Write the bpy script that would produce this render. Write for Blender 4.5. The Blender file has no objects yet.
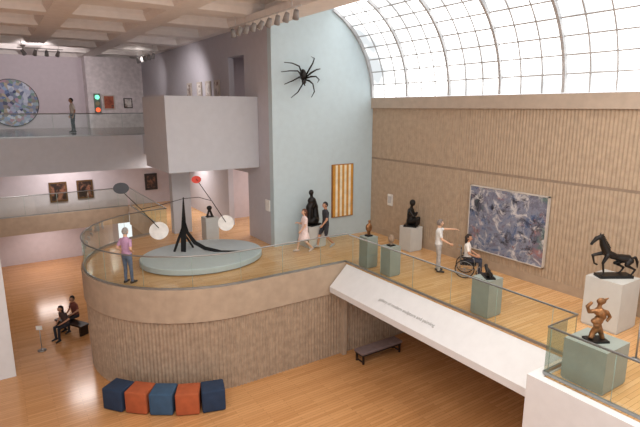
import bpy, math, random
from mathutils import Vector, Matrix
random.seed(7)
V=Vector
pi=math.pi
scene=bpy.context.scene
scene.view_settings.view_transform='Standard'
# ---------------------------------------------------------------- camera
TH=math.atan(0.213)
cam_d=bpy.data.cameras.new('camera'); cam=bpy.data.objects.new('camera',cam_d)
scene.collection.objects.link(cam); cam.location=(0,0,5.5)
cam.rotation_euler=(pi/2-TH,0,-0.5801); cam_d.lens=28.125; cam_d.sensor_width=36
cam_d.clip_end=300
scene.camera=cam
# ---------------------------------------------------------------- materials
def lin(c):
    o=[]
    for k in c:
        k=max(0,k)/255.0
        o.append(k/12.92 if k<=.04045 else ((k+.055)/1.055)**2.4)
    return (o[0],o[1],o[2],1)
def scl(c,s): return tuple(min(255,k*s) for k in c)
MC={}
def M(name,col,rough=.6,metal=0,var=.06,scale=4,bump=0,bscale=40,emit=0,spec=None,coat=0):
    if name in MC: return MC[name]
    m=bpy.data.materials.new(name); m.use_nodes=True
    nt=m.node_tree; b=nt.nodes['Principled BSDF']
    tc=nt.nodes.new('ShaderNodeTexCoord')
    n=nt.nodes.new('ShaderNodeTexNoise'); n.inputs['Scale'].default_value=scale; n.inputs['Detail'].default_value=5
    nt.links.new(tc.outputs['Object'],n.inputs['Vector'])
    r=nt.nodes.new('ShaderNodeValToRGB')
    r.color_ramp.elements[0].position=.3; r.color_ramp.elements[1].position=.7
    r.color_ramp.elements[0].color=lin(scl(col,1-var)); r.color_ramp.elements[1].color=lin(scl(col,1+var))
    nt.links.new(n.outputs['Fac'],r.inputs['Fac']); nt.links.new(r.outputs['Color'],b.inputs['Base Color'])
    b.inputs['Roughness'].default_value=rough; b.inputs['Metallic'].default_value=metal
    if spec is not None: b.inputs['Specular IOR Level'].default_value=spec
    if coat: b.inputs['Coat Weight'].default_value=coat
    if bump:
        n2=nt.nodes.new('ShaderNodeTexNoise'); n2.inputs['Scale'].default_value=bscale; n2.inputs['Detail'].default_value=4
        nt.links.new(tc.outputs['Object'],n2.inputs['Vector'])
        bp=nt.nodes.new('ShaderNodeBump'); bp.inputs['Strength'].default_value=bump; bp.inputs['Distance'].default_value=.03
        nt.links.new(n2.outputs['Fac'],bp.inputs['Height']); nt.links.new(bp.outputs['Normal'],b.inputs['Normal'])
    if emit:
        nt.links.new(r.outputs['Color'],b.inputs['Emission Color']); b.inputs['Emission Strength'].default_value=emit
    MC[name]=m; return m
def wood(name,c1,c2,rough=.3):
    m=bpy.data.materials.new(name); m.use_nodes=True; nt=m.node_tree; b=nt.nodes['Principled BSDF']
    tc=nt.nodes.new('ShaderNodeTexCoord')
    mp=nt.nodes.new('ShaderNodeMapping'); nt.links.new(tc.outputs['Object'],mp.inputs['Vector'])
    br=nt.nodes.new('ShaderNodeTexBrick'); br.inputs['Scale'].default_value=1
    br.inputs['Brick Width'].default_value=1.5; br.inputs['Row Height'].default_value=.11
    br.inputs['Mortar Size'].default_value=.004; br.inputs['Bias'].default_value=-.2
    br.inputs['Color1'].default_value=lin(c1); br.inputs['Color2'].default_value=lin(c2); br.inputs['Mortar'].default_value=lin(scl(c2,.8))
    nt.links.new(mp.outputs[0],br.inputs['Vector'])
    mp2=nt.nodes.new('ShaderNodeMapping'); mp2.inputs['Scale'].default_value=(1,14,1); nt.links.new(tc.outputs['Object'],mp2.inputs['Vector'])
    n=nt.nodes.new('ShaderNodeTexNoise'); n.inputs['Scale'].default_value=1.3; n.inputs['Detail'].default_value=6
    nt.links.new(mp2.outputs[0],n.inputs['Vector'])
    mx=nt.nodes.new('ShaderNodeMix'); mx.data_type='RGBA'; mx.blend_type='MULTIPLY'; mx.inputs['Factor'].default_value=.2
    rr=nt.nodes.new('ShaderNodeValToRGB'); rr.color_ramp.elements[0].color=(.6,.55,.5,1); rr.color_ramp.elements[1].color=(1,1,1,1)
    rr.color_ramp.elements[0].position=.3; rr.color_ramp.elements[1].position=.65
    nt.links.new(n.outputs['Fac'],rr.inputs['Fac'])
    nt.links.new(br.outputs['Color'],mx.inputs[6]); nt.links.new(rr.outputs['Color'],mx.inputs[7])
    nt.links.new(mx.outputs[2],b.inputs['Base Color'])
    b.inputs['Roughness'].default_value=rough; b.inputs['Specular IOR Level'].default_value=.6
    return m
def glassm(name,tint,gl=.10):
    m=bpy.data.materials.new(name); m.use_nodes=True; nt=m.node_tree
    for n in list(nt.nodes): nt.nodes.remove(n)
    o=nt.nodes.new('ShaderNodeOutputMaterial'); t=nt.nodes.new('ShaderNodeBsdfTransparent'); t.inputs[0].default_value=tint
    g=nt.nodes.new('ShaderNodeBsdfGlossy'); g.inputs['Roughness'].default_value=.03; g.inputs[0].default_value=(.9,1,.97,1)
    lw=nt.nodes.new('ShaderNodeLayerWeight'); lw.inputs['Blend'].default_value=.25
    mr=nt.nodes.new('ShaderNodeMath'); mr.operation='MULTIPLY'; mr.inputs[1].default_value=.5
    ma=nt.nodes.new('ShaderNodeMath'); ma.operation='ADD'; ma.inputs[1].default_value=gl*.4
    nt.links.new(lw.outputs['Fresnel'],mr.inputs[0]); nt.links.new(mr.outputs[0],ma.inputs[0])
    mx=nt.nodes.new('ShaderNodeMixShader'); nt.links.new(ma.outputs[0],mx.inputs[0]); nt.links.new(t.outputs[0],mx.inputs[1]); nt.links.new(g.outputs[0],mx.inputs[2])
    nt.links.new(mx.outputs[0],o.inputs[0]); return m
def multi(name,stops,scale=2,dist=1.5,detail=8,rough=.6,vor=False,mapscale=(1,1,1)):
    m=bpy.data.materials.new(name); m.use_nodes=True; nt=m.node_tree; b=nt.nodes['Principled BSDF']
    tc=nt.nodes.new('ShaderNodeTexCoord'); mp=nt.nodes.new('ShaderNodeMapping'); mp.inputs['Scale'].default_value=mapscale
    nt.links.new(tc.outputs['Object'],mp.inputs[0])
    n=nt.nodes.new('ShaderNodeTexNoise'); n.inputs['Scale'].default_value=scale; n.inputs['Detail'].default_value=detail
    n.inputs['Distortion'].default_value=dist; n.inputs['Roughness'].default_value=.65
    src=n.outputs['Fac']
    nt.links.new(mp.outputs[0],n.inputs['Vector'])
    if vor:
        vo=nt.nodes.new('ShaderNodeTexVoronoi'); vo.inputs['Scale'].default_value=scale*2
        nt.links.new(mp.outputs[0],vo.inputs['Vector'])
        sp=nt.nodes.new('ShaderNodeSeparateColor'); nt.links.new(vo.outputs['Color'],sp.inputs[0]); src=sp.outputs[0]
    r=nt.nodes.new('ShaderNodeValToRGB'); cr=r.color_ramp
    for i,(p,c) in enumerate(stops):
        e=cr.elements[i] if i<2 else cr.elements.new(p)
        e.position=p; e.color=lin(c)
    nt.links.new(src,r.inputs['Fac']); nt.links.new(r.outputs['Color'],b.inputs['Base Color']); b.inputs['Roughness'].default_value=rough
    return m
def layered(name):
    m=bpy.data.materials.new(name); m.use_nodes=True; nt=m.node_tree; b=nt.nodes['Principled BSDF']; L=nt.links
    tc=nt.nodes.new('ShaderNodeTexCoord')
    def noise(sc,det,dist,off):
        mp=nt.nodes.new('ShaderNodeMapping'); mp.inputs['Location'].default_value=(off,off*.7,off*1.3); L.new(tc.outputs['Object'],mp.inputs[0])
        n=nt.nodes.new('ShaderNodeTexNoise'); n.inputs['Scale'].default_value=sc; n.inputs['Detail'].default_value=det; n.inputs['Distortion'].default_value=dist; n.inputs['Roughness'].default_value=.72
        L.new(mp.outputs[0],n.inputs['Vector']); return n.outputs['Fac']
    def ramp(src,st):
        r=nt.nodes.new('ShaderNodeValToRGB')
        for i,(p,c) in enumerate(st):
            e=r.color_ramp.elements[i] if i<2 else r.color_ramp.elements.new(p); e.position=p; e.color=c
        L.new(src,r.inputs[0]); return r.outputs[0]
    base=ramp(noise(1.0,7,.5,3),[(.3,lin((44,58,96))),(.42,lin((88,106,142))),(.49,lin((136,142,160))),(.56,lin((112,112,132))),(.63,lin((92,120,120))),(.75,lin((150,138,128)))])
    def over(a,src,c,lo,hi):
        f=ramp(src,[(lo,(0,0,0,1)),(hi,(1,1,1,1))]); x=nt.nodes.new('ShaderNodeMix'); x.data_type='RGBA'
        L.new(f,x.inputs['Factor']); L.new(a,x.inputs[6]); x.inputs[7].default_value=lin(c); return x.outputs[2]
    a=over(base,noise(1.6,8,.6,11),(160,112,110),.56,.68)
    a=over(a,noise(1.8,9,.8,21),(34,34,48),.52,.63)
    a=over(a,noise(2.4,10,.8,33),(208,206,208),.52,.62)
    a=over(a,noise(3.4,7,.8,47),(136,66,46),.62,.69)
    L.new(a,b.inputs['Base Color']); b.inputs['Roughness'].default_value=.6; return m
m_floor=wood('maple_floor',(228,182,130),(210,160,106),.22)
m_floor2=wood('lower_maple_floor',(212,160,108),(194,141,90),.18)
m_conc=M('ribbed_concrete',(168,147,126),.95,var=.08,scale=6,bump=.35,bscale=24)
m_concw=M('ribbed_wall_concrete',(180,160,138),.95,var=.05,scale=5,bump=.3,bscale=24)
m_conc2=M('smooth_concrete',(178,158,137),.85,var=.04,scale=3,bump=.1)
m_sill=M('sill_concrete',(184,168,152),.8,var=.03)
m_blue=M('pale_blue_paint',(192,209,215),.8,var=.012)
m_grey=M('grey_paint',(192,189,196),.8,var=.012)
m_lgrey=M('light_grey_paint',(198,200,206),.8,var=.012)
m_mauve=M('mauve_paint',(208,198,202),.85,var=.015)
m_white=M('white_paint',(222,223,225),.7,var=.012)
m_ceil=M('ceiling_plaster',(240,234,228),.85,var=.015)
m_black=M('black_steel',(20,20,22),.4,.3)
m_bronze=M('dark_bronze',(34,31,30),.38,.5,var=.3,bump=.3,bscale=20)
m_gold=M('brown_bronze',(130,92,58),.42,.6,var=.3,scale=8)
m_chrome=M('brushed_steel',(160,162,162),.35,.8,var=.03)
m_ped=M('pedestal_white',(202,203,200),.6,var=.015)
m_pedg=M('pedestal_grey_green',(146,156,150),.5,var=.02)
m_frame=M('dark_frame',(40,30,26),.4)
m_goldf=M('gilt_frame',(100,72,42),.4,.2)
m_paper=M('label_card',(232,230,225),.7)
m_glass=glassm('rail_glass',(.88,.945,.915,1))
# ---------------------------------------------------------------- mesh builder
def basis(d):
    d=V(d).normalized(); a=V((0,0,1)) if abs(d.z)<.95 else V((1,0,0))
    u=d.cross(a).normalized(); w=u.cross(d).normalized(); return u,w
class B:
    def __init__(s): s.v=[];s.f=[];s.m=[];s.sm=[]
    def add(s,vs,fs,mi=0,sm=False):
        o=len(s.v); s.v+= [tuple(q) for q in vs]
        for f in fs: s.f.append(tuple(i+o for i in f)); s.m.append(mi); s.sm.append(sm)
    def box(s,a,b,mi=0):
        x0,y0,z0=a;x1,y1,z1=b
        s.add([(x,y,z) for z in(z0,z1) for y in (y0,y1) for x in (x0,x1)],[(0,2,3,1),(4,5,7,6),(0,1,5,4),(2,6,7,3),(0,4,6,2),(1,3,7,5)],mi)
    def obox(s,c,size,ang=0,mi=0,mat=None):
        R=mat or Matrix.Rotation(ang,3,'Z'); h=[k/2 for k in size]
        s.add([V(c)+R@V((x*h[0],y*h[1],z*h[2])) for z in(-1,1) for y in (-1,1) for x in (-1,1)],[(0,2,3,1),(4,5,7,6),(0,1,5,4),(2,6,7,3),(0,4,6,2),(1,3,7,5)],mi)
    def rbox(s,c,size,ang,bev,mi=0):
        R=Matrix.Rotation(ang,3,'Z'); hx,hy,hz=[k/2 for k in size]; rings=[]
        def ring(ix,z):
            pts=[]
            for sx,sy in((1,1),(-1,1),(-1,-1),(1,-1)):
                for k in range(4):
                    a=math.atan2(sy,sx)-pi/4+k*pi/6
                    pts.append(V(c)+R@V((sx*(hx-bev)+(bev-ix)*math.cos(a),sy*(hy-bev)+(bev-ix)*math.sin(a),z)))
            return pts
        for k in range(4): a=k*pi/6; rings.append(ring(bev*(1-math.sin(a)),-hz+bev*(1-math.cos(a))))
        for k in range(4): a=k*pi/6; rings.append(ring(bev*(1-math.cos(a)),hz-bev*(1-math.sin(a))))
        s.loft(rings,mi,True)
    def loft(s,rings,mi=0,sm=True,caps=True):
        n=len(rings[0]); vs=[q for r in rings for q in r]; fs=[]
        for i in range(len(rings)-1):
            for j in range(n):
                k=(j+1)%n; fs.append((i*n+j,i*n+k,(i+1)*n+k,(i+1)*n+j))
        if caps: fs.append(tuple(range(n-1,-1,-1))); fs.append(tuple((len(rings)-1)*n+j for j in range(n)))
        s.add(vs,fs,mi,sm)
    def cyl(s,p0,p1,r0,r1=None,n=14,mi=0,sm=True):
        r1=r0 if r1 is None else r1; p0=V(p0);p1=V(p1); u,w=basis(p1-p0)
        s.loft([[p+ (u*math.cos(2*pi*j/n)+w*math.sin(2*pi*j/n))*r for j in range(n)] for p,r in((p0,r0),(p1,r1))],mi,sm)
    def sph(s,c,r,mi=0,n=14,R=None,fn=None):
        if not hasattr(r,'__len__'): r=(r,r,r)
        k=n//2+1; vs=[];fs=[]
        for i in range(k+1):
            t=pi*i/k
            for j in range(n):
                a=2*pi*j/n; p=V((math.sin(t)*math.cos(a),math.sin(t)*math.sin(a),math.cos(t)))
                if fn: p=fn(p)
                p=V((p.x*r[0],p.y*r[1],p.z*r[2]))
                if R: p=R@p
                vs.append(V(c)+p)
        for i in range(k):
            for j in range(n):
                q=(j+1)%n; fs.append((i*n+j,(i+1)*n+j,(i+1)*n+q,i*n+q))
        s.add(vs,fs,mi,True)
    def cap(s,p0,p1,r0,r1,mi=0,n=12):
        s.cyl(p0,p1,r0,r1,n,mi); s.sph(p0,r0,mi,n); s.sph(p1,r1,mi,n)
    def tube(s,pts,r,mi=0,n=8,closed=False):
        pts=[V(p) for p in pts]; rings=[]; L=len(pts); u=None
        for i,p in enumerate(pts):
            a=pts[i-1] if (i>0 or closed) else p; b=pts[(i+1)%L] if (i<L-1 or closed) else p
            d=(b-a).normalized()
            if u is None: u,w=basis(d)
            else:
                u=(u-d*u.dot(d)).normalized()
            w=u.cross(d).normalized()
            rr=r[i] if hasattr(r,'__len__') else r
            rings.append([p+(u*math.cos(2*pi*j/n)+w*math.sin(2*pi*j/n))*rr for j in range(n)])
        if closed: rings.append(rings[0])
        s.loft(rings,mi,True,not closed)
    def prism(s,poly,z0,z1,mt=0,ms=1):
        n=len(poly); vs=[(x,y,z0) for x,y in poly]+[(x,y,z1) for x,y in poly]
        s.add(vs,[tuple(range(n,2*n))],mt); s.add(vs,[tuple(range(n-1,-1,-1))]+[(i,(i+1)%n,(i+1)%n+n,i+n) for i in range(n)],ms)
    def disc(s,c,nrm,r,th,mi=0,n=28,ex=1):
        nrm=V(nrm).normalized(); u,w=basis(nrm)
        s.loft([[V(c)+nrm*(th*k)+(u*math.cos(2*pi*j/n)+w*math.sin(2*pi*j/n)*ex)*r for j in range(n)] for k in(-.5,.5)],mi,False)
    def remesh(s,vox,smooth=2):
        me=bpy.data.meshes.new('tmp'); me.from_pydata(s.v,[],s.f); o=bpy.data.objects.new('tmp',me); scene.collection.objects.link(o)
        md=o.modifiers.new('r','REMESH'); md.mode='VOXEL'; md.voxel_size=vox
        if smooth:
            sm=o.modifiers.new('s','SMOOTH'); sm.factor=.5; sm.iterations=smooth
        dg=bpy.context.evaluated_depsgraph_get(); dg.update()
        ev=o.evaluated_get(dg); m2=ev.to_mesh()
        b=B(); b.v=[tuple(v.co) for v in m2.vertices]; b.f=[tuple(p.vertices) for p in m2.polygons]; b.m=[0]*len(b.f); b.sm=[True]*len(b.f)
        ev.to_mesh_clear(); bpy.data.objects.remove(o); bpy.data.meshes.remove(me); return b
    def join(s,o,T=None,off=0):
        vs=[T@V(q) for q in o.v] if T else o.v
        k=len(s.v); s.v+=[tuple(q) for q in vs]
        for f,m,sm in zip(o.f,o.m,o.sm): s.f.append(tuple(i+k for i in f)); s.m.append(m+off); s.sm.append(sm)
    def obj(s,name,mats,parent=None,loc=None,rz=0):
        me=bpy.data.meshes.new(name); me.from_pydata(s.v,[],s.f)
        for m in mats: me.materials.append(m)
        me.polygons.foreach_set('material_index',s.m); me.polygons.foreach_set('use_smooth',s.sm); me.update()
        o=bpy.data.objects.new(name,me); scene.collection.objects.link(o)
        if loc: o.location=loc
        o.rotation_euler=(0,0,rz)
        if parent: o.parent=parent
        return o
def empty(name,loc,rz=0,sc=1):
    e=bpy.data.objects.new(name,None); e.empty_display_size=.2; scene.collection.objects.link(e)
    e.location=loc; e.rotation_euler=(0,0,rz); e.scale=(sc,sc,sc); return e
def simple(name,mat,*boxes):
    b=B()
    for a,c in boxes: b.box(a,c)
    return b.obj(name,[mat])
# ---------------------------------------------------------------- shell
ZL=-3.45
cx,cy,rr=6.2,17.9,4.0
def arc(r,n=48):
    return [(cx+r*math.cos(pi/2+pi*i/n),cy+r*math.sin(pi/2+pi*i/n)) for i in range(n+1)]
poly=[(14,-2),(14,17.2),(12.5,17.2),(12.5,23),(9.1,23),(9.1,29.6),(-14,29.6),(-14,29),(6.2,29)]+arc(rr)+[(10.15,13.9),(10.15,5.36),(9.05,5.36),(9.05,-2)]
b=B(); b.prism(poly,-.3,0); b.obj('floor',[m_floor,m_conc2])
b=B(); b.box((-14,-3,ZL-.2),(14,33,ZL)); b.obj('floor_lower',[m_floor2])
def ribs(b,path,z0,z1,sp=.13,dep=.05,side=1,mi=0):
    pts=[V((x,y,0)) for x,y in path]; L=[0]
    for i in range(1,len(pts)): L.append(L[-1]+(pts[i]-pts[i-1]).length)
    st=sp/4; n=int(L[-1]/st); col=[]; k=0
    for i in range(n+1):
        d=i*st
        while k<len(L)-2 and L[k+1]<d: k+=1
        t=(d-L[k])/(L[k+1]-L[k]); p=pts[k].lerp(pts[k+1],min(t,1)); dr=(pts[k+1]-pts[k]).normalized()
        nn=V((dr.y,-dr.x,0))*side; off=dep*(.0 if i%4<2 else 1)*(random.uniform(.85,1.05))
        col.append(p+nn*off)
    zs=[z0,(z0+z1)/2,z1]; vs=[]
    for q in col:
        for z in zs: vs.append((q.x,q.y,z))
    fs=[]
    for i in range(len(col)-1):
        for j in range(2): a=i*3+j; fs.append((a,a+3,a+4,a+1))
    b.add(vs,fs,mi)
b=B()
def strip(p,z0,z1,mi):
    n=len(p); b.add([(x,y,z0) for x,y in p]+[(x,y,z1) for x,y in p],[(i,i+1,i+1+n,i+n) for i in range(n-1)],mi)
outer=[(6.12,29)]+arc(4.08)+[(10.15,13.82)]
inner=[(6.26,29)]+arc(3.94)+[(10.15,13.96)]
inn2=[(6.3,29)]+arc(3.9)+[(14,14.0)]
strip(outer,-1.0,.06,0); strip(inner,-.02,.06,0)
n=len(outer); b.add([(x,y,.06) for x,y in outer]+[(x,y,.06) for x,y in inner],[(i,i+1,i+1+n,i+n) for i in range(n-1)],0)
b.add([(x,y,-1.0) for x,y in outer]+[(x,y,-1.0) for x,y in inn2],[(i,i+1,i+1+n,i+n) for i in range(n-1)],0)
ribs(b,[(6.22,29)]+arc(3.99)+[(13.98,13.91)],ZL,-.98,.12,.035,1,1)
b.obj('wall_drum',[m_conc2,m_conc])
b=B()
b.box((14.1,-3,ZL),(14.4,17.2,5.45),0)
ribs(b,[(14.0,17.2),(14.0,-2)],.28,3.28,.11,.018,1,1)
ribs(b,[(14.0,17.2),(14.0,-2)],3.36,5.45,.11,.018,1,1)
b.box((13.98,-2,0),(14.1,17.2,.28),0); b.box((14.0,-2,3.28),(14.1,17.2,3.36),2)
b.obj('wall_right',[m_conc2,m_concw,M('groove_concrete',(152,134,117),.9)])
simple('trim_5',m_sill,((13.9,-2,5.45),(14.4,17.2,5.88)))
VR=3.8; VX=10.2; VZ=5.9; P0=math.radians(63.4)
def vp(phi): return (VX+VR*math.cos(phi),VZ+VR*math.sin(phi))
prof=[(9.1,0),(14.1,0),(14.1,5.9)]+[vp(P0*i/20) for i in range(21)]+[(9.1,8.65)]
b=B(); n=len(prof)
b.add([(x,17.2,z) for x,z in prof]+[(x,17.5,z) for x,z in prof],[tuple(range(n)),tuple(range(2*n-1,n-1,-1))]+[(i,i+n,(i+1)%n+n,(i+1)%n) for i in range(n)],0)
b.obj('wall_blue',[m_blue])
b=B()
b.box((9.1,17.5,0),(9.35,19.5,8.65)); b.box((9.1,19.5,2.75),(9.35,21.7,4.15)); b.box((9.1,19.5,4.15),(9.35,19.6,8.65))
b.box((9.1,21.2,4.15),(9.35,21.7,8.65)); b.box((9.1,19.6,7.6),(9.35,21.2,8.65))
b.box((9.1,21.7,0),(9.35,37,8.65)); b.obj('wall_grey',[m_grey])
simple('wall_side_room',m_mauve,((12.5,17.5,0),(12.7,23,8)),((9.35,23,0),(12.7,23.2,8)),((9.35,17.5,3.2),(12.5,23,4.15)),((9.35,17.5,7.8),(12.5,23,8)))
simple('wall_gallery',m_mauve,((-14,29.6,0),(9.1,29.8,3.2)))
simple('wall_upper_gallery',m_mauve,((-14,37,4.15),(5.6,37.3,8.65)))
simple('wall_upper_partition',M('pale_partition',(216,208,208),.8),((5.6,35.8,4.15),(9.1,37.3,8.65)))
simple('wall_lower',m_mauve,((-14,32.8,ZL),(6.2,33,-.87)))
simple('wall_left',m_mauve,((-14.3,-3,ZL),(-14,37.3,9.3)))
simple('wall_partition',m_white,((-4,18.6,ZL),(-.15,19.1,.95)))
simple('trim_1',m_conc2,((-14,28.95,-.87),(6.1,29,.05)),((-14,29,-.87),(6.1,32.8,-.3)))
b=B(); b.box((-14,25.9,2.49),(9.1,26.3,4.15)); b.box((-14,26.3,3.2),(9.1,37.3,4.12)); b.box((6.4,21.5,3.2),(9.1,25.9,4.15)); b.box((-14,26.3,4.12),(9.1,37,4.16),1)
b.obj('floor_upper',[m_lgrey,M('dark_polished_floor',(112,92,84),.15)])
b=B(); b.box((5.4,18.4,3.1),(9.09,21.5,5.9)); b.obj('wall_overhang',[m_lgrey])
simple('wall_pier',m_lgrey,((6.4,21.5,0),(7.2,21.9,3.2)))
b=B(); ps=[(10.15,.02),(9.42,-.68),(9.42,-.88),(14,-.88),(14,-.3),(10.15,-.3)]
n=len(ps); Y0,Y1=5.6,13.75
b.add([(x,Y0,z) for x,z in ps]+[(x,Y1,z) for x,z in ps],[tuple(range(n)),tuple(range(2*n-1,n-1,-1))]+[(i,i+n,(i+1)%n+n,(i+1)%n) for i in range(n)],0)
b.box((8.85,-2,-1.6),(9.05,5.6,.04)); b.box((9.05,5.36,-1.6),(10.14,5.6,.04)); b.box((9.05,-2,-1.6),(14,5.6,-1.4))
b.obj('trim_2',[m_white])
simple('trim_3',m_conc2,((10.0,13.7,ZL),(10.15,13.85,-.9)))
tx=bpy.data.curves.new('wall_lettering','FONT'); tx.body='gallery of modern sculpture and painting'; tx.size=.145; tx.extrude=.001; tx.align_x='CENTER'
to=bpy.data.objects.new('wall_lettering',tx); scene.collection.objects.link(to)
up=V((.73,0,.7)).normalized(); rt=V((0,-1,0)); nn=rt.cross(up)
to.matrix_world=Matrix(((rt.x,up.x,nn.x,9.66),(rt.y,up.y,nn.y,10.2),(rt.z,up.z,nn.z,-.44),(0,0,0,1)))
to.data.materials.append(M('letter_grey',(150,148,146),.6))
b=B()
xs=[-14+ i*(23.1/7) for i in range(8)]; ys=[-3+i*(40.3/12) for i in range(13)]
for i in range(7):
    for j in range(12):
        x0,x1,y0,y1=xs[i],xs[i+1],ys[j],ys[j+1]
        def q(m,z): return [(x0+m,y0+m,z),(x1-m,y0+m,z),(x1-m,y1-m,z),(x0+m,y1-m,z)]
        vs=q(0,8.65)+q(.38,8.65)+q(.5,8.85)+q(.5,9.0)+q(1.0,9.15); fs=[]
        for k in range(4):
            for e in range(4): fs.append((k*4+e,k*4+(e+1)%4,k*4+4+(e+1)%4,k*4+4+e))
        fs.append((16,17,18,19)); b.add(vs,fs,0)
b.box((-14,-3,9.3),(9.1,37.3,9.4))
xa,za=vp(P0)
b.add([(9.1,-3,8.65),(xa,-3,za),(xa,17.2,za),(9.1,17.2,8.65),(9.1,-3,9.4),(xa,-3,za+.2),(xa,17.2,za+.2),(9.1,17.2,9.4)],[(0,1,2,3),(4,7,6,5),(0,4,5,1),(3,2,6,7),(0,3,7,4),(1,5,6,2)])
b.obj('ceiling',[m_ceil])
simple('trim_4',m_ceil,((8.1,-3,8.4),(9.1,17.2,8.66)))
# vaulted skylight
m_sky=bpy.data.materials.new('frosted_skylight'); m_sky.use_nodes=True; nt=m_sky.node_tree
for n_ in list(nt.nodes): nt.nodes.remove(n_)
oo=nt.nodes.new('ShaderNodeOutputMaterial'); em=nt.nodes.new('ShaderNodeEmission'); tc=nt.nodes.new('ShaderNodeTexCoord')
nz=nt.nodes.new('ShaderNodeTexNoise'); nz.inputs['Scale'].default_value=.55; nz.inputs['Detail'].default_value=2; nt.links.new(tc.outputs['Object'],nz.inputs['Vector'])
rp=nt.nodes.new('ShaderNodeValToRGB'); rp.color_ramp.elements[0].position=.3; rp.color_ramp.elements[1].position=.66
rp.color_ramp.elements[0].color=(.20,.21,.215,1); rp.color_ramp.elements[1].color=(1,.985,.96,1)
nt.links.new(nz.outputs['Fac'],rp.inputs[0]); nt.links.new(rp.outputs[0],em.inputs[0]); em.inputs[1].default_value=4.2; nt.links.new(em.outputs[0],oo.inputs[0])
b=B(); N=24; vs=[];fs=[]
for i in range(N+1):
    x,z=vp(P0*i/N); vs+=[(x,-3,z),(x,17.2,z)]
fs=[(2*i,2*i+1,2*i+3,2*i+2) for i in range(N)]
b.add(vs,fs,0,True)
y=17.15; k=0
while y>-3:
    th=.045 if k%3==0 else .02; dp=.13 if k%3==0 else .045
    ro=[vp(P0*i/N) for i in range(N+1)]; sc=(VR-dp)/VR
    ri=[(VX+(x-VX)*sc,VZ+(z-VZ)*sc) for x,z in ro]
    s0,s1=y-th,y+th
    vv=[(x,s0,z) for x,z in ri]+[(x,s1,z) for x,z in ri]+[(x,s0,z) for x,z in ro]+[(x,s1,z) for x,z in ro]; n=N+1
    ff=[]
    for i in range(N): ff+=[(i,i+1,i+1+n,i+n),(i,i+1,i+1+2*n,i+2*n),(i+n,i+1+n,i+1+3*n,i+3*n)]
    b.add(vv,ff,1)
    y-=.72; k+=1
for i in range(1,8):
    ph=P0*i/8; x,z=vp(ph); b.obox((x-.025*math.cos(ph),7.1,z-.025*math.sin(ph)),(.05,20.2,.04),0,1,mat=Matrix.Rotation(-ph,3,'Y'))
b.obj('window_1',[m_sky,M('glazing_bar',(188,190,192),.5)])
# ---------------------------------------------------------------- glass railings
def railing(name,path,z0,h=1.05,seg=1.5,rail=.025):
    b=B(); n=len(path)
    b.add([(x,y,z0) for x,y in path]+[(x,y,z0+h-.02) for x,y in path],[(i,i+1,i+1+n,i+n) for i in range(n-1)],0)
    b.tube([(x,y,z0+h) for x,y in path],rail,1,8)
    for i in range(n-1):
        a=V(path[i]);c=V(path[i+1]); L=(c-a).length
        d=(c-a).normalized(); ang=math.atan2(d.y,d.x)
        b.obox(((a.x+c.x)/2,(a.y+c.y)/2,z0+.03),(L+.01,.05,.06),ang,1)
    D=0; nxt=seg
    for i in range(n-1):
        a=V(path[i]);c=V(path[i+1]); L=(c-a).length
        while D+L>=nxt:
            p=a.lerp(c,(nxt-D)/L); b.cyl((p.x,p.y,z0),(p.x,p.y,z0+h),.006,n=6,mi=2); nxt+=seg
        D+=L
    return b.obj(name,[m_glass,m_chrome,M('glass_edge',(140,166,156),.3)])
railing('glass_railing',[(6.2,28.9)]+arc(4.0)+[(10.2,13.9),(10.2,5.4),(9.12,5.4),(9.12,-1.9)],.06)
railing('glass_railing',[(-14,25.97),(9.0,25.97)],4.15)
railing('glass_railing',[(-13.9,29.03),(6.1,29.03)],.05)
b=B(); b.tube([(11.5,4.7,.95),(12.6,4.7,.95),(13.9,4.7,.95)],.025); b.tube([(11.5,4.7,.5),(13.9,4.7,.5)],.015)
for x in(11.5,12.7,13.85): b.cyl((x,4.7,0),(x,4.7,.95),.02); b.cyl((x,4.7,0),(x,4.7,.02),.08)
b.obj('metal_handrail',[m_chrome])
# ---------------------------------------------------------------- art on walls
m_abs=layered('abstract_canvas')
b=B(); b.box((13.88,8.63,.63),(13.97,11.55,2.82),0)
for a,c in(((13.86,8.60,.60),(13.97,8.63,2.85)),((13.86,11.55,.60),(13.97,11.58,2.85)),((13.86,8.60,2.82),(13.97,11.58,2.85)),((13.86,8.60,.60),(13.97,11.58,.63))): b.box(a,c,1)
b.obj('abstract_painting',[m_abs,M('thin_frame',(205,198,190),.5)])
b=B(); b.box((13.93,15.7,1.4),(13.97,16.0,1.88)); b.box((13.925,15.74,1.5),(13.93,15.96,1.8),1); b.obj('wall_label',[m_paper,M('label_text',(190,190,190),.7)])
b=B(); x0,x1=11.84,12.92; b.box((x0,17.1,.88),(x1,17.19,3.14),0); ns=9
for i in range(ns):
    b.box((x0+.03+(x1-x0-.06)*i/ns,17.09,.91),(x0+.03+(x1-x0-.06)*(i+1)/ns,17.1,3.11),1 if i%2==0 else 2)
b.obj('striped_painting',[M('ochre_edge',(160,104,44),.5),M('ochre_stripe',(206,150,66),.5),M('cream_stripe',(240,230,205),.6)])
b=B(); b.box((9.05,17.5,1.4),(9.09,17.85,1.85)); b.obj('wall_label',[m_paper])
def framed(name,c,w,h,ax,img,fr=m_frame,ft=.07):
    b=B(); x,y,z=c
    if ax=='y':
        b.box((x-w/2,y-.06,z-h/2),(x+w/2,y,z+h/2),0); b.box((x-w/2+ft,y-.07,z-h/2+ft),(x+w/2-ft,y-.06,z+h/2-ft),1)
    else:
        b.box((x-.06,y-w/2,z-h/2),(x,y+w/2,z+h/2),0); b.box((x-.07,y-w/2+ft,z-h/2+ft),(x-.06,y+w/2-ft,z+h/2-ft),1)
    return b.obj(name,[fr,img])
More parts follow.
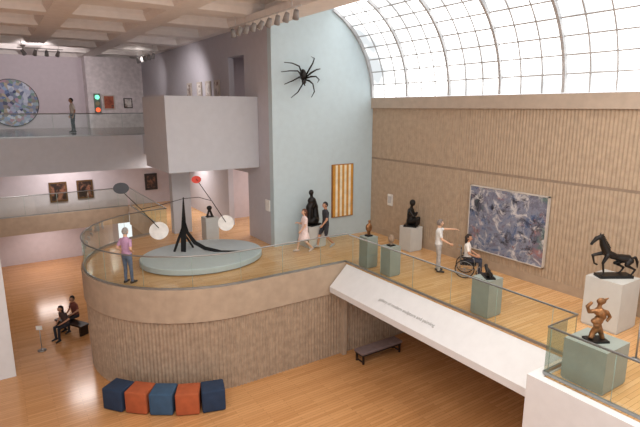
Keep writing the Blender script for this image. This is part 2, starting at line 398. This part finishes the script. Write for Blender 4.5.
m_port=multi('old_portrait',[(.35,(28,20,18)),(.5,(50,32,26)),(.6,(140,96,74)),(.68,(90,38,32)),(.8,(30,24,22))],2.2,.5,3,.4)
framed('framed_portrait',(2.75,29.59,1.08),.85,1.05,'y',m_port,m_goldf,.08)
framed('framed_portrait',(4.05,29.59,1.12),.8,1.0,'y',m_port,m_goldf,.08)
framed('framed_portrait',(7.6,29.59,1.25),.7,.95,'y',m_port,m_frame,.12)
m_pr=multi('pale_print',[(.3,(150,140,138)),(.5,(226,220,214)),(.62,(120,96,84)),(.8,(210,200,190))],2,.5,3)
for yy in (26.3,24.8,23.6,22.5): framed('framed_print',(9.09,yy,6.35),.62,.72,'x',m_pr,M('pale_frame',(190,180,170),.5),.08)
framed('framed_print',(8.05,35.79,5.75),.55,.65,'y',m_pr,m_frame,.06)
m_pr2=multi('rust_print',[(.3,(130,60,40)),(.5,(170,90,60)),(.62,(90,50,44)),(.8,(210,150,110))],2,.5,3)
framed('framed_print',(6.85,35.79,5.8),.75,.95,'y',m_pr2,M('pale_frame',(190,180,170),.5),.08)
b=B(); b.box((5.95,35.6,5.1),(6.3,35.79,6.35),0)
for z,mi in((6.12,1),(5.72,3),(5.32,2)): b.disc((6.125,35.58,z),(0,1,0),.14,.04,mi,16)
b.obj('traffic_light_artwork',[M('signal_housing',(90,110,98),.5),M('signal_green',(120,240,190),.4,emit=1.5),M('signal_red',(250,90,50),.4,emit=1.5),M('signal_amber',(140,130,100),.4)])
m_rnd=multi('floral_canvas',[(.08,(206,212,224)),(.25,(96,120,168)),(.38,(196,182,150)),(.5,(58,72,112)),(.62,(176,190,212)),(.74,(110,146,126)),(.86,(186,140,150)),(.95,(150,176,208))],2.6,.5,3,.6,vor=True)
b=B(); b.disc((1.45,36.93,5.75),(0,1,0),1.45,.1,0,48); b.disc((1.45,36.86,5.75),(0,1,0),1.40,.05,1,48); b.obj('round_painting',[m_frame,m_rnd])
def spider():
    b=B(); c=V((10.35,16.95,6.6))
    b.sph(c+V((-.02,0,.12)),(.13,.12,.2)); b.sph(c+V((.02,0,-.14)),(.09,.09,.11)); b.cap(c+V((0,0,-.2)),c+V((.03,-.06,-.3)),.03,.015)
    tips=[(-.72,.55),(-.85,.2),(-.72,-.25),(-.42,-.75),(.5,.82),(.82,.35),(.78,-.15),(.5,-.72)]
    for tx_,tz in tips:
        s=1 if tx_>0 else -1
        root=c+V((s*.07,0,-.02+tz*.06)); kn=c+V((tx_*.5,-.28,tz*.5+.12)); mid=c+V((tx_*.8,-.15,tz*.8+.06)); tip=V((c.x+tx_,17.17,c.z+tz))
        b.tube([root,root.lerp(kn,.5)+V((0,-.03,.03)),kn,mid,tip],[.03,.035,.028,.022,.012],0,8)
    b.tube([c+V((0,.05,0)),V((c.x,17.195,c.z))],.03)
    return b.obj('spider_sculpture',[m_bronze])
spider()
# ---------------------------------------------------------------- pedestals
def pedestal(x,y,w,h,mat=m_ped,z=0,name='pedestal'):
    b=B(); b.box((x-w/2+.02,y-w/2+.02,z),(x+w/2-.02,y+w/2-.02,z+.04)); b.box((x-w/2,y-w/2,z+.04),(x+w/2,y+w/2,z+h)); return b.obj(name,[mat])
pedestal(10.5,16.6,.8,.85); pedestal(13.4,13.95,.62,.95)
pedestal(10.68,13.2,.46,1.1,m_pedg); pedestal(10.75,12.1,.46,1.0,m_pedg); pedestal(10.75,8.2,.56,1.05,m_pedg)
pedestal(12.8,6.0,.9,1.3); pedestal(9.8,4.75,.86,.9,m_pedg); pedestal(7.35,19.65,.55,1.0)
def blob(name,loc,rz,mat,prims,vox=.02,base=None):
    b=B()
    for p in prims:
        if p[0]=='s': b.sph(p[1],p[2],R=(Matrix.Rotation(p[3],3,p[4]) if len(p)>3 else None))
        elif p[0]=='c': b.cap(p[1],p[2],p[3],p[4])
        elif p[0]=='t': b.tube(p[1],p[2],0,10)
    r=b.remesh(vox,3); r.v=[(x,y,max(z,.004)) for x,y,z in r.v]
    if base: r.box((-base[0]/2,-base[1]/2,0),(base[0]/2,base[1]/2,base[2]),1)
    return r.obj(name,[mat,m_black],loc=loc,rz=rz)
blob('abstract_bronze_figure',(10.5,16.6,.85),0.3,m_bronze,[('s',(0,0,.18),(.34,.26,.2)),('c',(-.2,0,.2),(-.16,0,.75),.16,.14),('c',(.2,0,.2),(.2,.02,.7),.17,.12),('c',(-.16,0,.75),(.05,0,.95),.15,.14),('c',(.2,0,.7),(.05,0,.98),.12,.13),('s',(-.02,0,1.0),(.2,.15,.15)),('c',(-.02,0,1.05),(-.05,0,1.28),.07,.06),('s',(-.05,.0,1.33),(.12,.09,.12))],.025,(.6,.5,.06))
blob('bronze_seated_figure',(13.4,13.95,.95),.6,m_bronze,[('s',(0,0,.2),(.2,.2,.18)),('c',(.0,.0,.2),(.0,.03,.6),.17,.14),('c',(-.12,-.05,.2),(-.15,-.25,.32),.1,.08),('c',(.12,-.05,.2),(.15,-.25,.3),.1,.08),('c',(-.15,-.25,.32),(-.14,-.25,.08),.07,.06),('c',(.15,-.25,.3),(.14,-.25,.08),.07,.06),('c',(-.17,.02,.6),(-.2,-.12,.42),.07,.05),('c',(.17,.02,.6),(.18,-.1,.42),.07,.05),('c',(-.2,-.12,.42),(-.02,-.2,.5),.05,.045),('c',(.18,-.1,.42),(.0,-.2,.55),.05,.045),('c',(-.1,.02,.63),(.1,.02,.63),.09,.09),('c',(0,.02,.66),(0,0,.82),.06,.055),('s',(0,-.02,.93),(.1,.12,.13))],.02,(.5,.5,.07))
blob('small_bronze_torso',(10.68,13.2,1.1),0,m_gold,[('c',(0,0,.05),(0,0,.2),.05,.07),('s',(0,0,.3),(.13,.09,.16)),('c',(0,0,.4),(.02,0,.5),.04,.035),('s',(.02,0,.52),(.05,.05,.06))],.012,(.2,.2,.05))
blob('stone_head_sculpture',(10.75,12.1,1.0),0,M('tan_stone',(150,130,110),.8),[('c',(0,0,.04),(0,0,.15),.05,.05),('s',(0,0,.24),(.1,.12,.14)),('s',(-.09,0,.24),(.03,.03,.05))],.012,(.22,.2,.04))
blob('small_reclining_bronze',(10.75,8.2,1.05),1.0,m_bronze,[('s',(-.1,0,.1),(.14,.09,.08)),('c',(-.05,0,.1),(.15,0,.2),.07,.05),('s',(.19,0,.25),(.06,.05,.06)),('c',(-.12,.04,.12),(-.2,.04,.24),.04,.03),('c',(-.2,.04,.24),(-.28,.03,.06),.035,.025),('c',(.12,-.05,.17),(.2,-.08,.05),.03,.025)],.012,(.5,.25,.04))
blob('twisted_bronze_sculpture',(9.75,4.75,.9),-.5,m_gold,[('t',[(-.12,0,.05),(-.06,.03,.16),(.0,0,.28),(-.04,-.02,.38)],[.05,.06,.075,.07]),('t',[(.14,0,.04),(.10,.0,.14),(.03,-.02,.27),(.0,.02,.38)],[.045,.05,.065,.07]),('s',(-.02,0,.42),(.13,.08,.07)),('t',[(-.02,0,.42),(.06,0,.52),(.0,0,.62),(-.03,0,.68)],[.08,.10,.11,.08]),('t',[(-.05,0,.64),(-.2,.02,.62),(-.26,0,.74),(-.18,-.02,.84)],[.05,.045,.04,.03]),('t',[(.03,0,.64),(.17,.0,.60),(.24,0,.50),(.16,-.03,.42)],[.05,.045,.04,.03]),('c',(-.02,0,.68),(.0,0,.78),.045,.04),('s',(.02,0,.84),(.1,.06,.07)),('c',(.08,0,.86),(.16,0,.9),.03,.015)],.013,(.4,.3,.04))
def horse():
    b=B()
    secs=[(-.38,.44,.06,.07),(-.32,.47,.11,.12),(-.18,.49,.11,.11),(-.02,.53,.085,.085),(.14,.60,.10,.11),(.26,.67,.10,.12),(.32,.74,.07,.09)]
    b.loft([[V((x,ry*math.cos(2*pi*k/12),z+rz*math.sin(2*pi*k/12))) for k in range(12)] for x,z,ry,rz in secs])
    b.tube([(.24,0,.70),(.33,0,.86),(.37,0,1.0),(.44,0,1.07)],[.10,.08,.065,.055],0,12)
    b.tube([(.40,0,1.08),(.50,0,1.03),(.58,0,.93),(.62,0,.86)],[.05,.055,.036,.03],0,12)
    for s in(-1,1):
        b.cap((.41,s*.03,1.1),(.38,s*.045,1.19),.018,.006)
    b.cap((.24,.07,.6),(.34,.08,.40),.055,.034); b.cap((.34,.08,.40),(.30,.08,.14),.03,.02); b.cap((.30,.08,.14),(.36,.08,.07),.022,.028)
    b.cap((.26,-.07,.62),(.50,-.08,.56),.055,.034); b.cap((.50,-.08,.56),(.44,-.08,.34),.03,.02); b.cap((.44,-.08,.34),(.38,-.08,.31),.022,.026)
    for s,f in((1,-.05),(-1,.1)):
        b.cap((-.30,s*.07,.45),(-.16+f,s*.09,.34),.085,.045); b.cap((-.16+f,s*.09,.34),(-.38+f,s*.09,.22),.04,.026); b.cap((-.38+f,s*.09,.22),(-.30+f,s*.09,.08),.024,.02); b.cap((-.30+f,s*.09,.08),(-.24+f,s*.09,.07),.024,.028)
    b.tube([(-.36,0,.48),(-.46,0,.52),(-.52,0,.40),(-.54,0,.22)],[.03,.04,.035,.012],0,8)
    for i in range(9):
        t=i/8; p=V((.40-.2*t,0,1.1-.34*t)); b.cap(p,p+V((-.055,0,.025)),.03,.014)
    r=b.remesh(.013,1); r.v=[(x*1.08,y*1.15,z*.98) for x,y,z in r.v]; r.box((-.42,-.16,0),(.42,.16,.07),1)
    return r.obj('bronze_horse_sculpture',[m_bronze,m_black],loc=(12.8,6.0,1.3),rz=math.radians(148))
horse()
# ---------------------------------------------------------------- standing mobile on round blue plinth
b=B(); pc=(6.1,17.2)
ring=lambda r,z:[V((pc[0]+r*math.cos(2*pi*k/64)*1.05,pc[1]+r*.88*math.sin(2*pi*k/64),z)) for k in range(64)]
b.loft([ring(2.0,0),ring(2.0,.05),ring(2.12,.05),ring(2.12,.22),ring(2.09,.24)],0,False); b.obj('round_plinth',[M('pale_blue_plinth',(184,197,202),.6,var=.015)])
U=V((.836,-.548,0)); W=V((.548,.836,0))
def mp_(u,z,w=0): return V((6.1,17.35,0))+U*u+W*w+V((0,0,z))
b=B()
def blade(pts,wd,th,mi=0):
    P=[mp_(u,z,w) for u,z,w in pts]; L=len(P); rings=[]
    for i,p in enumerate(P):
        d=(P[min(i+1,L-1)]-P[max(i-1,0)]).normalized(); nrm=W; s=d.cross(nrm).normalized()
        rings.append([p+s*wd[i]+nrm*th,p-s*wd[i]+nrm*th,p-s*wd[i]-nrm*th,p+s*wd[i]-nrm*th])
    b.loft(rings,mi,False)
blade([(-.66,.245,0),(-.62,.9,0),(-.58,1.5,0),(-.55,2.3,0)],[.09,.10,.07,.015],.015)
blade([(-.60,1.6,0),(-.48,1.0,0),(-.22,.6,0),(.15,.38,0),(.75,.25,0),(1.5,.28,0)],[.03,.06,.075,.07,.05,.012],.015)
blade([(-.60,1.3,0),(-.78,.8,0),(-1.0,.245,0)],[.03,.05,.04],.015)
b.tube([mp_(-.58,.9,0),mp_(-.5,.5,.4),mp_(-.45,.25,.6)],.04)
b.tube([mp_(-.55,2.25),mp_(-1.3,2.05,-.1),mp_(-2.05,1.9,-.2)],.011)
b.tube([mp_(-.55,2.25),mp_(0,2.3),mp_(.45,2.15,.1)],.011)
b.tube([mp_(-2.9,2.8,-.2),mp_(-2.05,1.9,-.2),mp_(-1.45,1.2,-.2)],.014)
b.tube([mp_(-.07,2.95,.1),mp_(.45,2.15,.1),mp_(.94,1.35,.1)],.014)
nd=(U*.25-W*.95+V((0,0,.3)))
b.disc(mp_(-2.7,2.66,-.2),nd,.27,.015,1,ex=.75); b.disc(mp_(-1.45,1.1,-.2),nd,.34,.015,2,ex=.95)
b.disc(mp_(-.07,2.93,.1),nd,.17,.015,3,ex=.8); b.disc(mp_(.94,1.32,.1),nd,.29,.015,2,ex=1.0)
b.obj('standing_mobile_sculpture',[m_black,M('dark_grey_disc',(62,66,74),.5),M('white_disc',(236,234,230),.5),M('red_disc',(214,60,40),.5)])
blob('small_black_sculpture',(7.35,19.65,1.0),0,m_bronze,[('c',(-.1,0,.05),(-.02,0,.3),.05,.04),('c',(.1,0,.05),(.02,0,.3),.05,.04),('s',(0,0,.38),(.12,.08,.1))],.015,(.3,.2,.04))
# ---------------------------------------------------------------- poufs, bench
cols=[M('navy_fabric',(36,54,80),.9,bump=.2,bscale=80),M('rust_fabric',(172,88,52),.9,bump=.2,bscale=80),M('slate_blue_fabric',(56,84,112),.9,bump=.2,bscale=80)]
for i,(x,y,ci) in enumerate([(2.42,14.88,0),(2.94,14.36,1),(3.50,13.90,2),(4.12,13.50,1),(4.80,13.26,0)]):
    a=math.atan2(y-cy,x-cx)+pi/2
    b=B(); b.rbox((0,0,.365),(.69,.66,.69),0,.05); b.box((-.27,-.25,0),(.27,.25,.04),1)
    b.obj('cube_pouf',[cols[ci],m_black],loc=(x,y,ZL),rz=a)
b=B(); b.rbox((0,0,.41),(1.9,.5,.1),0,.03,0); b.box((-.9,-.22,.3),(.9,.22,.36),1)
for sx in(-1,1):
    for sy in(-1,1): b.box((sx*.85-.03,sy*.19-.03,0),(sx*.85+.03,sy*.19+.03,.32),1)
    b.box((sx*.85-.02,-.19,.05),(sx*.85+.02,.19,.09),1)
b.obj('upholstered_bench',[M('bench_cushion',(128,112,112),.8),m_frame],loc=(11.05,12.95,ZL))
b=B(); b.cyl((0,0,0),(0,0,.025),.15,n=20); b.cyl((0,0,.02),(0,0,.85),.015); b.obox((0,-.02,.92),(.22,.02,.16),0,1); b.obj('sign_stand',[m_chrome,m_paper],loc=(.75,20.2,ZL),rz=-.5)
b=B(); b.box((-.8,-.2,.38),(.8,.2,.45)); b.box((-.72,-.18,0),(-.64,.18,.38)); b.box((.64,-.18,0),(.72,.18,.38)); b.obj('wooden_bench',[m_frame],loc=(1.95,21.35,ZL),rz=math.radians(-60))
# ---------------------------------------------------------------- track lights
def track(p0,p1,n):
    b=B(); p0=V(p0);p1=V(p1); b.tube([p0,p1],.025,1)
    for t in(.1,.9): q=p0.lerp(p1,t); b.cyl(q,(q.x,q.y,8.64),.012,mi=1)
    for i in range(n):
        q=p0.lerp(p1,(i+.5)/n); d=V((random.uniform(-.3,.6),.5,-.8)).normalized()
        b.cyl(q,q+V((0,0,-.12)),.02,mi=1); c=q+V((0,0,-.2)); b.cyl(c-d*.12,c+d*.14,.07,.1,12,0); b.cyl(c+d*.135,c+d*.145,.085,.085,12,2)
    return b.obj('track_light',[M('spot_housing',(150,148,146),.5),M('track_white',(210,208,205),.5),M('lamp_face',(255,240,215),.4,emit=2.5)])
track((7.75,12.8,8.3),(7.75,17.8,8.3),9); track((7.6,27,8.3),(7.6,31,8.3),5); track((1.6,29,8.3),(3.6,29,8.3),4)
# ---------------------------------------------------------------- people
SK=[(224,180,150),(196,146,116),(120,80,58)]
def person(name,loc,head,H=1.75,pose='stand',skin=0,shirt=(120,120,120),pants=(60,60,70),shoe=(50,45,42),hair=(50,38,30),
           longhair=False,shorts=False,skirt=False,sleeve='short',lean=0,arms=None,legs=None,look=0):
    rz=math.atan2(-head[0],head[1]); e=empty(name,loc,rz,H/1.75)
    sit=pose=='sit'; pz=.58 if sit else .92
    def T(x,y,h):
        return V((x,y*math.cos(lean)+h*math.sin(lean),pz+h*math.cos(lean)-y*math.sin(lean)))
    sh={s:T(s*.165,0,.465) for s in(-1,1)}
    A={'stand':{-1:((-.25,-.04,1.12),(-.24,.06,.87)),1:((.25,-.04,1.12),(.24,.06,.87))},
       'walk':{-1:((-.24,.08,1.13),(-.22,.24,.95)),1:((.24,-.13,1.14),(.24,-.16,.89))},
       'sit':{-1:((-.25,.06,.83),(-.14,.3,.71)),1:((.25,.06,.83),(.14,.3,.71))}}[pose]
    if arms: A={**A,**arms}
    Lg={'stand':{-1:((-.1,.02,.5),(-.11,0,.09),(-.13,.16,.04)),1:((.1,.03,.5),(.11,.03,.09),(.14,.19,.04))},
        'walk':{1:((.09,.2,.53),(.09,.29,.11),(.1,.45,.08)),-1:((-.09,.03,.49),(-.09,-.28,.17),(-.09,-.16,.04))},
        'sit':{-1:((-.13,.44,.55),(-.13,.46,.09),(-.15,.62,.04)),1:((.13,.44,.55),(.13,.42,.09),(.15,.58,.04))}}[pose]
    if legs: Lg={**Lg,**legs}
    b=B(); bones=[]
    S_,P_,K_,O_=0,1,2,3
    def bone(p0,p1,r0,r1,m,solid=True):
        p0=V(p0);p1=V(p1)
        if solid: b.cap(p0,p1,r0,r1)
        bones.append((p0,p1,r0,r1,m))
    prof=[(-.09,.12,.10),(-.04,.165,.12),(.04,.172,.125),(.15,.15,.108),(.28,.158,.112),(.40,.182,.118),(.47,.19,.105),(.52,.135,.08),(.55,.075,.065),(.58,.056,.058),(.66,.053,.056)]
    b.loft([[T(rx*math.cos(2*pi*k/16),ry*math.sin(2*pi*k/16),h) for k in range(16)] for h,rx,ry in prof])
    bones.append((T(0,0,.08),T(0,0,.44),.155,.15,S_)); bones.append((T(-.1,0,.47),T(.1,0,.47),.08,.08,S_))
    bones.append((T(0,0,-.02),T(0,0,.02),.16,.15,S_ if skirt else P_)); bones.append((T(0,0,.575),T(0,.01,.68),.055,.055,K_))
    for s in(-1,1):
        el,wr=[V(q) for q in A[s]]; a=sh[s]
        mid=a.lerp(el,.65)
        bone(a,mid,.058,.052,S_); bone(mid,el,.046,.042,S_ if sleeve=='long' else K_)
        bone(el,wr,.041,.027,S_ if sleeve=='long' else K_)
        kn,an,to=[V(q) for q in Lg[s]]; hp=V((s*.088,0,pz-.02))
        k2=hp.lerp(kn,.75)
        lower=K_ if (shorts or skirt) else P_
        bone(hp,k2,.092,.078 if shorts else .066,S_ if skirt else P_); bone(k2,kn,.064,.056,S_ if (skirt) else P_)
        bone(kn,kn.lerp(an,.35),.055,.056,lower); bone(kn.lerp(an,.35),an,.054,.036 if (shorts or skirt) else .045,lower)
        hl=an+V((0,-.05,-.04))
        bone(hl,to,.038,.034,O_); bone(an+V((0,0,-.02)),an.lerp(to,.4),.04,.038,O_)
    if skirt and not sit:
        b.loft([[V((rx*math.cos(2*pi*k/16),.03+ry*math.sin(2*pi*k/16),z)) for k in range(16)] for z,rx,ry in((1.0,.15,.11),(.85,.19,.16),(.7,.22,.2),(.52,.25,.24))])
        bones.append((V((0,.02,.95)),V((0,.02,.6)),.15,.23,S_))
    r=b.remesh(.016,2); r.v=[(x,y,max(z,.002)) for x,y,z in r.v]
    for i,f in enumerate(r.f):
        c=V((0,0,0))
        for k in f: c+=V(r.v[k])
        c/=len(f); best=9;bm=0
        for p0,p1,r0,r1,m in bones:
            d=p1-p0; t=max(0,min(1,(c-p0).dot(d)/max(d.length_squared,1e-6))); dd=(c-(p0+d*t)).length-(r0+(r1-r0)*t)
            if dd<best: best=dd;bm=m
        r.m[i]=bm
    sk=M('skin_%d'%skin,SK[skin],.55,var=.03)
    mats=[M('shirt_%d_%d_%d'%shirt,shirt,.9,var=.06,scale=12),M('trousers_%d_%d_%d'%pants,pants,.9,var=.08,scale=12),sk,M('shoe_%d_%d_%d'%shoe,shoe,.6)]
    r.obj('body',mats,parent=e)
    hc=T(0,.02,.725); R=Matrix.Rotation(look,3,'Z')
    h=B()
    def fn(p):
        k=1.0
        if p.z<0: k=1-.28*(-p.z)**1.3
        return V((p.x*k,p.y*(k if p.y<0 else (1-.12*max(0,-p.z)))+(.05*max(0,-p.z)),p.z))
    h.sph((0,0,0),(.076,.097,.118),0,20,fn=fn)
    h.cap((0,.095,.01),(0,.110,-.022),.008,.012,0,8)
    for s in(-1,1):
        h.sph((s*.077,-.005,-.005),(.012,.02,.032),0,8); h.sph((s*.03,.085,.012),(.014,.008,.008),1,8); h.sph((s*.03,.092,.012),(.006,.004,.006),2,8)
        h.sph((s*.03,.088,.032),(.018,.006,.004),2,8)
    h.sph((0,.09,-.055),(.025,.008,.007),3,8)
    n=20;k=12; vs=[];fs=[]
    for i in range(k+1):
        t=pi*i/k
        for j in range(n):
            a=2*pi*j/n; p=V((math.sin(t)*math.cos(a),math.sin(t)*math.sin(a),math.cos(t))); p=fn(p); vs.append((p.x*.084,p.y*.106-.006,p.z*.126+.006))
    for i in range(k):
        for j in range(n):
            q=(j+1)%n; f=(i*n+j,(i+1)*n+j,(i+1)*n+q,i*n+q)
            cxm=sum(vs[g][1] for g in f)/4; cz=sum(vs[g][2] for g in f)/4
            if cz>.055 or (cxm<.015 and cz>-.055) : fs.append(f)
    h.add(vs,fs,4,True)
    if longhair: h.sph((0,-.06,-.09),(.085,.06,.14),4,14); h.sph((0,-.03,.0),(.09,.1,.11),4,14,fn=lambda p:V((p.x,min(p.y,.3),p.z)))
    T2=Matrix.Translation(hc)@R.to_4x4()@Matrix.Scale(1.07,4); hh=B(); hh.join(h,T2)
    hh.obj('head',[sk,M('eye_white',(235,235,235),.3),M('iris_brow',(50,36,28),.4),M('lip',(170,96,88),.5),M('hair_%d_%d_%d'%hair,hair,.7,var=.15,scale=30)],parent=e)
    for s in(-1,1):
        el,wr=[V(q) for q in A[s]]; d=(wr-el).normalized(); side=V((0,1,0)); side=(side-d*side.dot(d))
        if side.length<.2: side=V((-s,0,0))-d*(V((-s,0,0)).dot(d))
        side.normalize(); pn=d.cross(side).normalized()
        if pn.x*s>0: pn=-pn
        g=B(); RM=Matrix((side,pn,d)).transposed()
        g.sph(wr+d*.05,(.04,.016,.055),0,12,R=RM); g.cap(wr-d*.02,wr+d*.02,.026,.024)
        for q,(o,L) in enumerate(((.028,.068),(.010,.078),(-.009,.072),(-.027,.056))):
            r0=wr+d*.088+side*o; k1=r0+(d*.9+pn*.35).normalized()*L*.5; k2=k1+(d*.6+pn*.8).normalized()*L*.5
            g.cap(r0-d*.01,k1,.0095,.0085,0,8); g.cap(k1,k2,.0085,.0065,0,8)
        t0=wr+d*.03+side*.03; t1=t0+(d*.6+side*.7+pn*.3).normalized()*.035; g.cap(t0,t1,.012,.010,0,8); g.cap(t1,t1+(d+side*.15+pn*.3).normalized()*.03,.010,.008,0,8)
        g=g.remesh(.006,1); g.obj('hand_'+('l' if s<0 else 'r'),[sk],parent=e)
    return e
person('man',(3.2,16.0,0),(.8,.6),1.8,'stand',0,(190,150,182),(100,114,142),hair=(150,146,142),arms={1:((.25,-.1,1.15),(.14,.1,1.0)),-1:((-.25,-.1,1.15),(-.14,.1,1.0))})
person('woman',(9.75,15.95,0),(-.95,.15),1.68,'walk',0,(244,222,220),(230,210,208),skirt=True,longhair=True,hair=(96,60,44),shoe=(210,190,180),arms={1:((.24,.05,1.12),(.14,.25,1.2))})
person('man',(10.75,16.0,0),(-.95,.1),1.84,'walk',1,(58,60,66),(52,54,62),shorts=True,hair=(34,28,26),shoe=(180,180,180))
person('man',(12.3,11.45,0),(.75,-.65),1.8,'stand',0,(230,232,232),(178,176,174),hair=(120,110,104),look=.3,arms={-1:((-.24,.2,1.4),(-.16,.5,1.42)),1:((.22,.08,1.15),(.16,.34,1.0))})
person('woman',(3.85,29.9,4.16),(-.9,-.2),1.78,'stand',1,(236,226,214),(42,42,50),hair=(40,30,28),longhair=False)
person('woman',(1.72,20.95,ZL),(-.87,-.5),1.72,'sit',1,(70,56,54),(40,40,48),hair=(30,24,22),longhair=True,lean=.25)
person('man',(2.15,21.65,ZL),(-.87,-.5),1.76,'sit',1,(120,70,60),(52,50,56),hair=(36,30,28),lean=.1)
wc=(12.78,10.62,0); hd=V((.62,-.78,0)); wrz=math.atan2(-hd.x,hd.y)
e=empty('wheelchair',wc,wrz)
b=B()
for s in(-1,1):
    x=s*.29
    b.tube([(x,-.05+.3*math.cos(2*pi*k/32),.316+.3*math.sin(2*pi*k/32)) for k in range(32)],.016,0,8,True)
    b.tube([(x+s*.03,-.05+.26*math.cos(2*pi*k/32),.316+.26*math.sin(2*pi*k/32)) for k in range(32)],.008,1,6,True)
    b.cyl((x-.03,-.05,.316),(x+.03,-.05,.316),.03,mi=1)
    for k in range(12): b.cyl((x,-.05,.316),(x,-.05+.29*math.cos(2*pi*k/12),.316+.29*math.sin(2*pi*k/12)),.003,n=5,mi=1)
    b.tube([(s*.2,.38+.07*math.cos(2*pi*k/16),.08+.065*math.sin(2*pi*k/16)) for k in range(16)],.014,0,6,True); b.cyl((s*.2,.38,.08),(s*.22,.34,.3),.012,mi=1)
    b.tube([(s*.23,-.2,.3),(s*.23,.3,.3),(s*.23,.42,.42),(s*.18,.5,.14)],.012,1); b.tube([(s*.23,-.2,.3),(s*.23,-.2,.95),(s*.23,-.32,.97)],.014,1)
    b.tube([(s*.25,-.18,.68),(s*.25,.22,.68),(s*.25,.26,.45)],.014,1); b.box((s*.25-.03,-.15,.68),(s*.25+.03,.18,.71),0)
    b.box((s*.15-.07,.44,.02),(s*.15+.07,.62,.04),0)
b.box((-.22,-.2,.42),(.22,.3,.47),0); b.box((-.22,-.22,.47),(.22,-.19,.9),0)
b.obj('chair_frame',[M('black_rubber',(28,28,30),.6),m_chrome],parent=e)
person('woman',(wc[0],wc[1],0.02),(hd.x,hd.y),1.72,'sit',1,(234,230,224),(56,60,74),hair=(44,34,30),longhair=True,look=-.2)
# ---------------------------------------------------------------- lights
def area(name,loc,size,power,col=(1,1,1),rot=(0,0,0),sy=None):
    l=bpy.data.lights.new(name,'AREA'); l.energy=power; l.color=col; l.size=size
    if sy: l.shape='RECTANGLE'; l.size_y=sy
    o=bpy.data.objects.new(name,l); scene.collection.objects.link(o); o.location=loc; o.rotation_euler=rot; return o
def spot(name,loc,tgt,power,col,ang=80):
    l=bpy.data.lights.new(name,'SPOT'); l.energy=power; l.color=col; l.spot_size=math.radians(ang); l.spot_blend=.8; l.shadow_soft_size=.15
    o=bpy.data.objects.new(name,l); scene.collection.objects.link(o); o.location=loc
    o.rotation_euler=(V(tgt)-V(loc)).to_track_quat('-Z','Y').to_euler(); return o
area('unseen_area_light',(0,5,8.5),9,1150,(1,.94,.88))  # fill light added above the camera, stands for no real fixture
area('unseen_area_light',(9,4,8.3),4,380,(1,.94,.86))  # another added light out of view, brightens the near end
spot('spot_light',(2.6,29,8.1),(2,37,5.5),800,(1,.9,.92),110)
spot('spot_light',(7.6,29,8.1),(7,36,5.6),500,(1,.92,.9),110)
spot('spot_light',(6,24,8.1),(9.1,26,5.5),450,(1,.93,.92),100)
area('unseen_area_light',(3,27.8,3.15),1.6,140,(1,.93,.91),sy=1)
area('unseen_area_light',(7.8,25,3.15),1.2,100,(1,.91,.86),sy=1)
area('unseen_area_light',(11,20.5,3.15),1.2,80,(1,.9,.84),sy=1)  # added to light the side room behind the doorway, no fixture modelled
area('unseen_area_light',(11,20.5,7.7),1,15,(1,.85,.8))  # weak added light for the upper part of the side room
area('unseen_area_light',(2,31,-1.0),1.5,60,(1,.88,.84))
w=bpy.data.worlds.new('world'); scene.world=w; w.use_nodes=True
nt=w.node_tree; bg=nt.nodes['Background']; bg.inputs[0].default_value=(.97,.97,1,1); bg.inputs[1].default_value=1.15
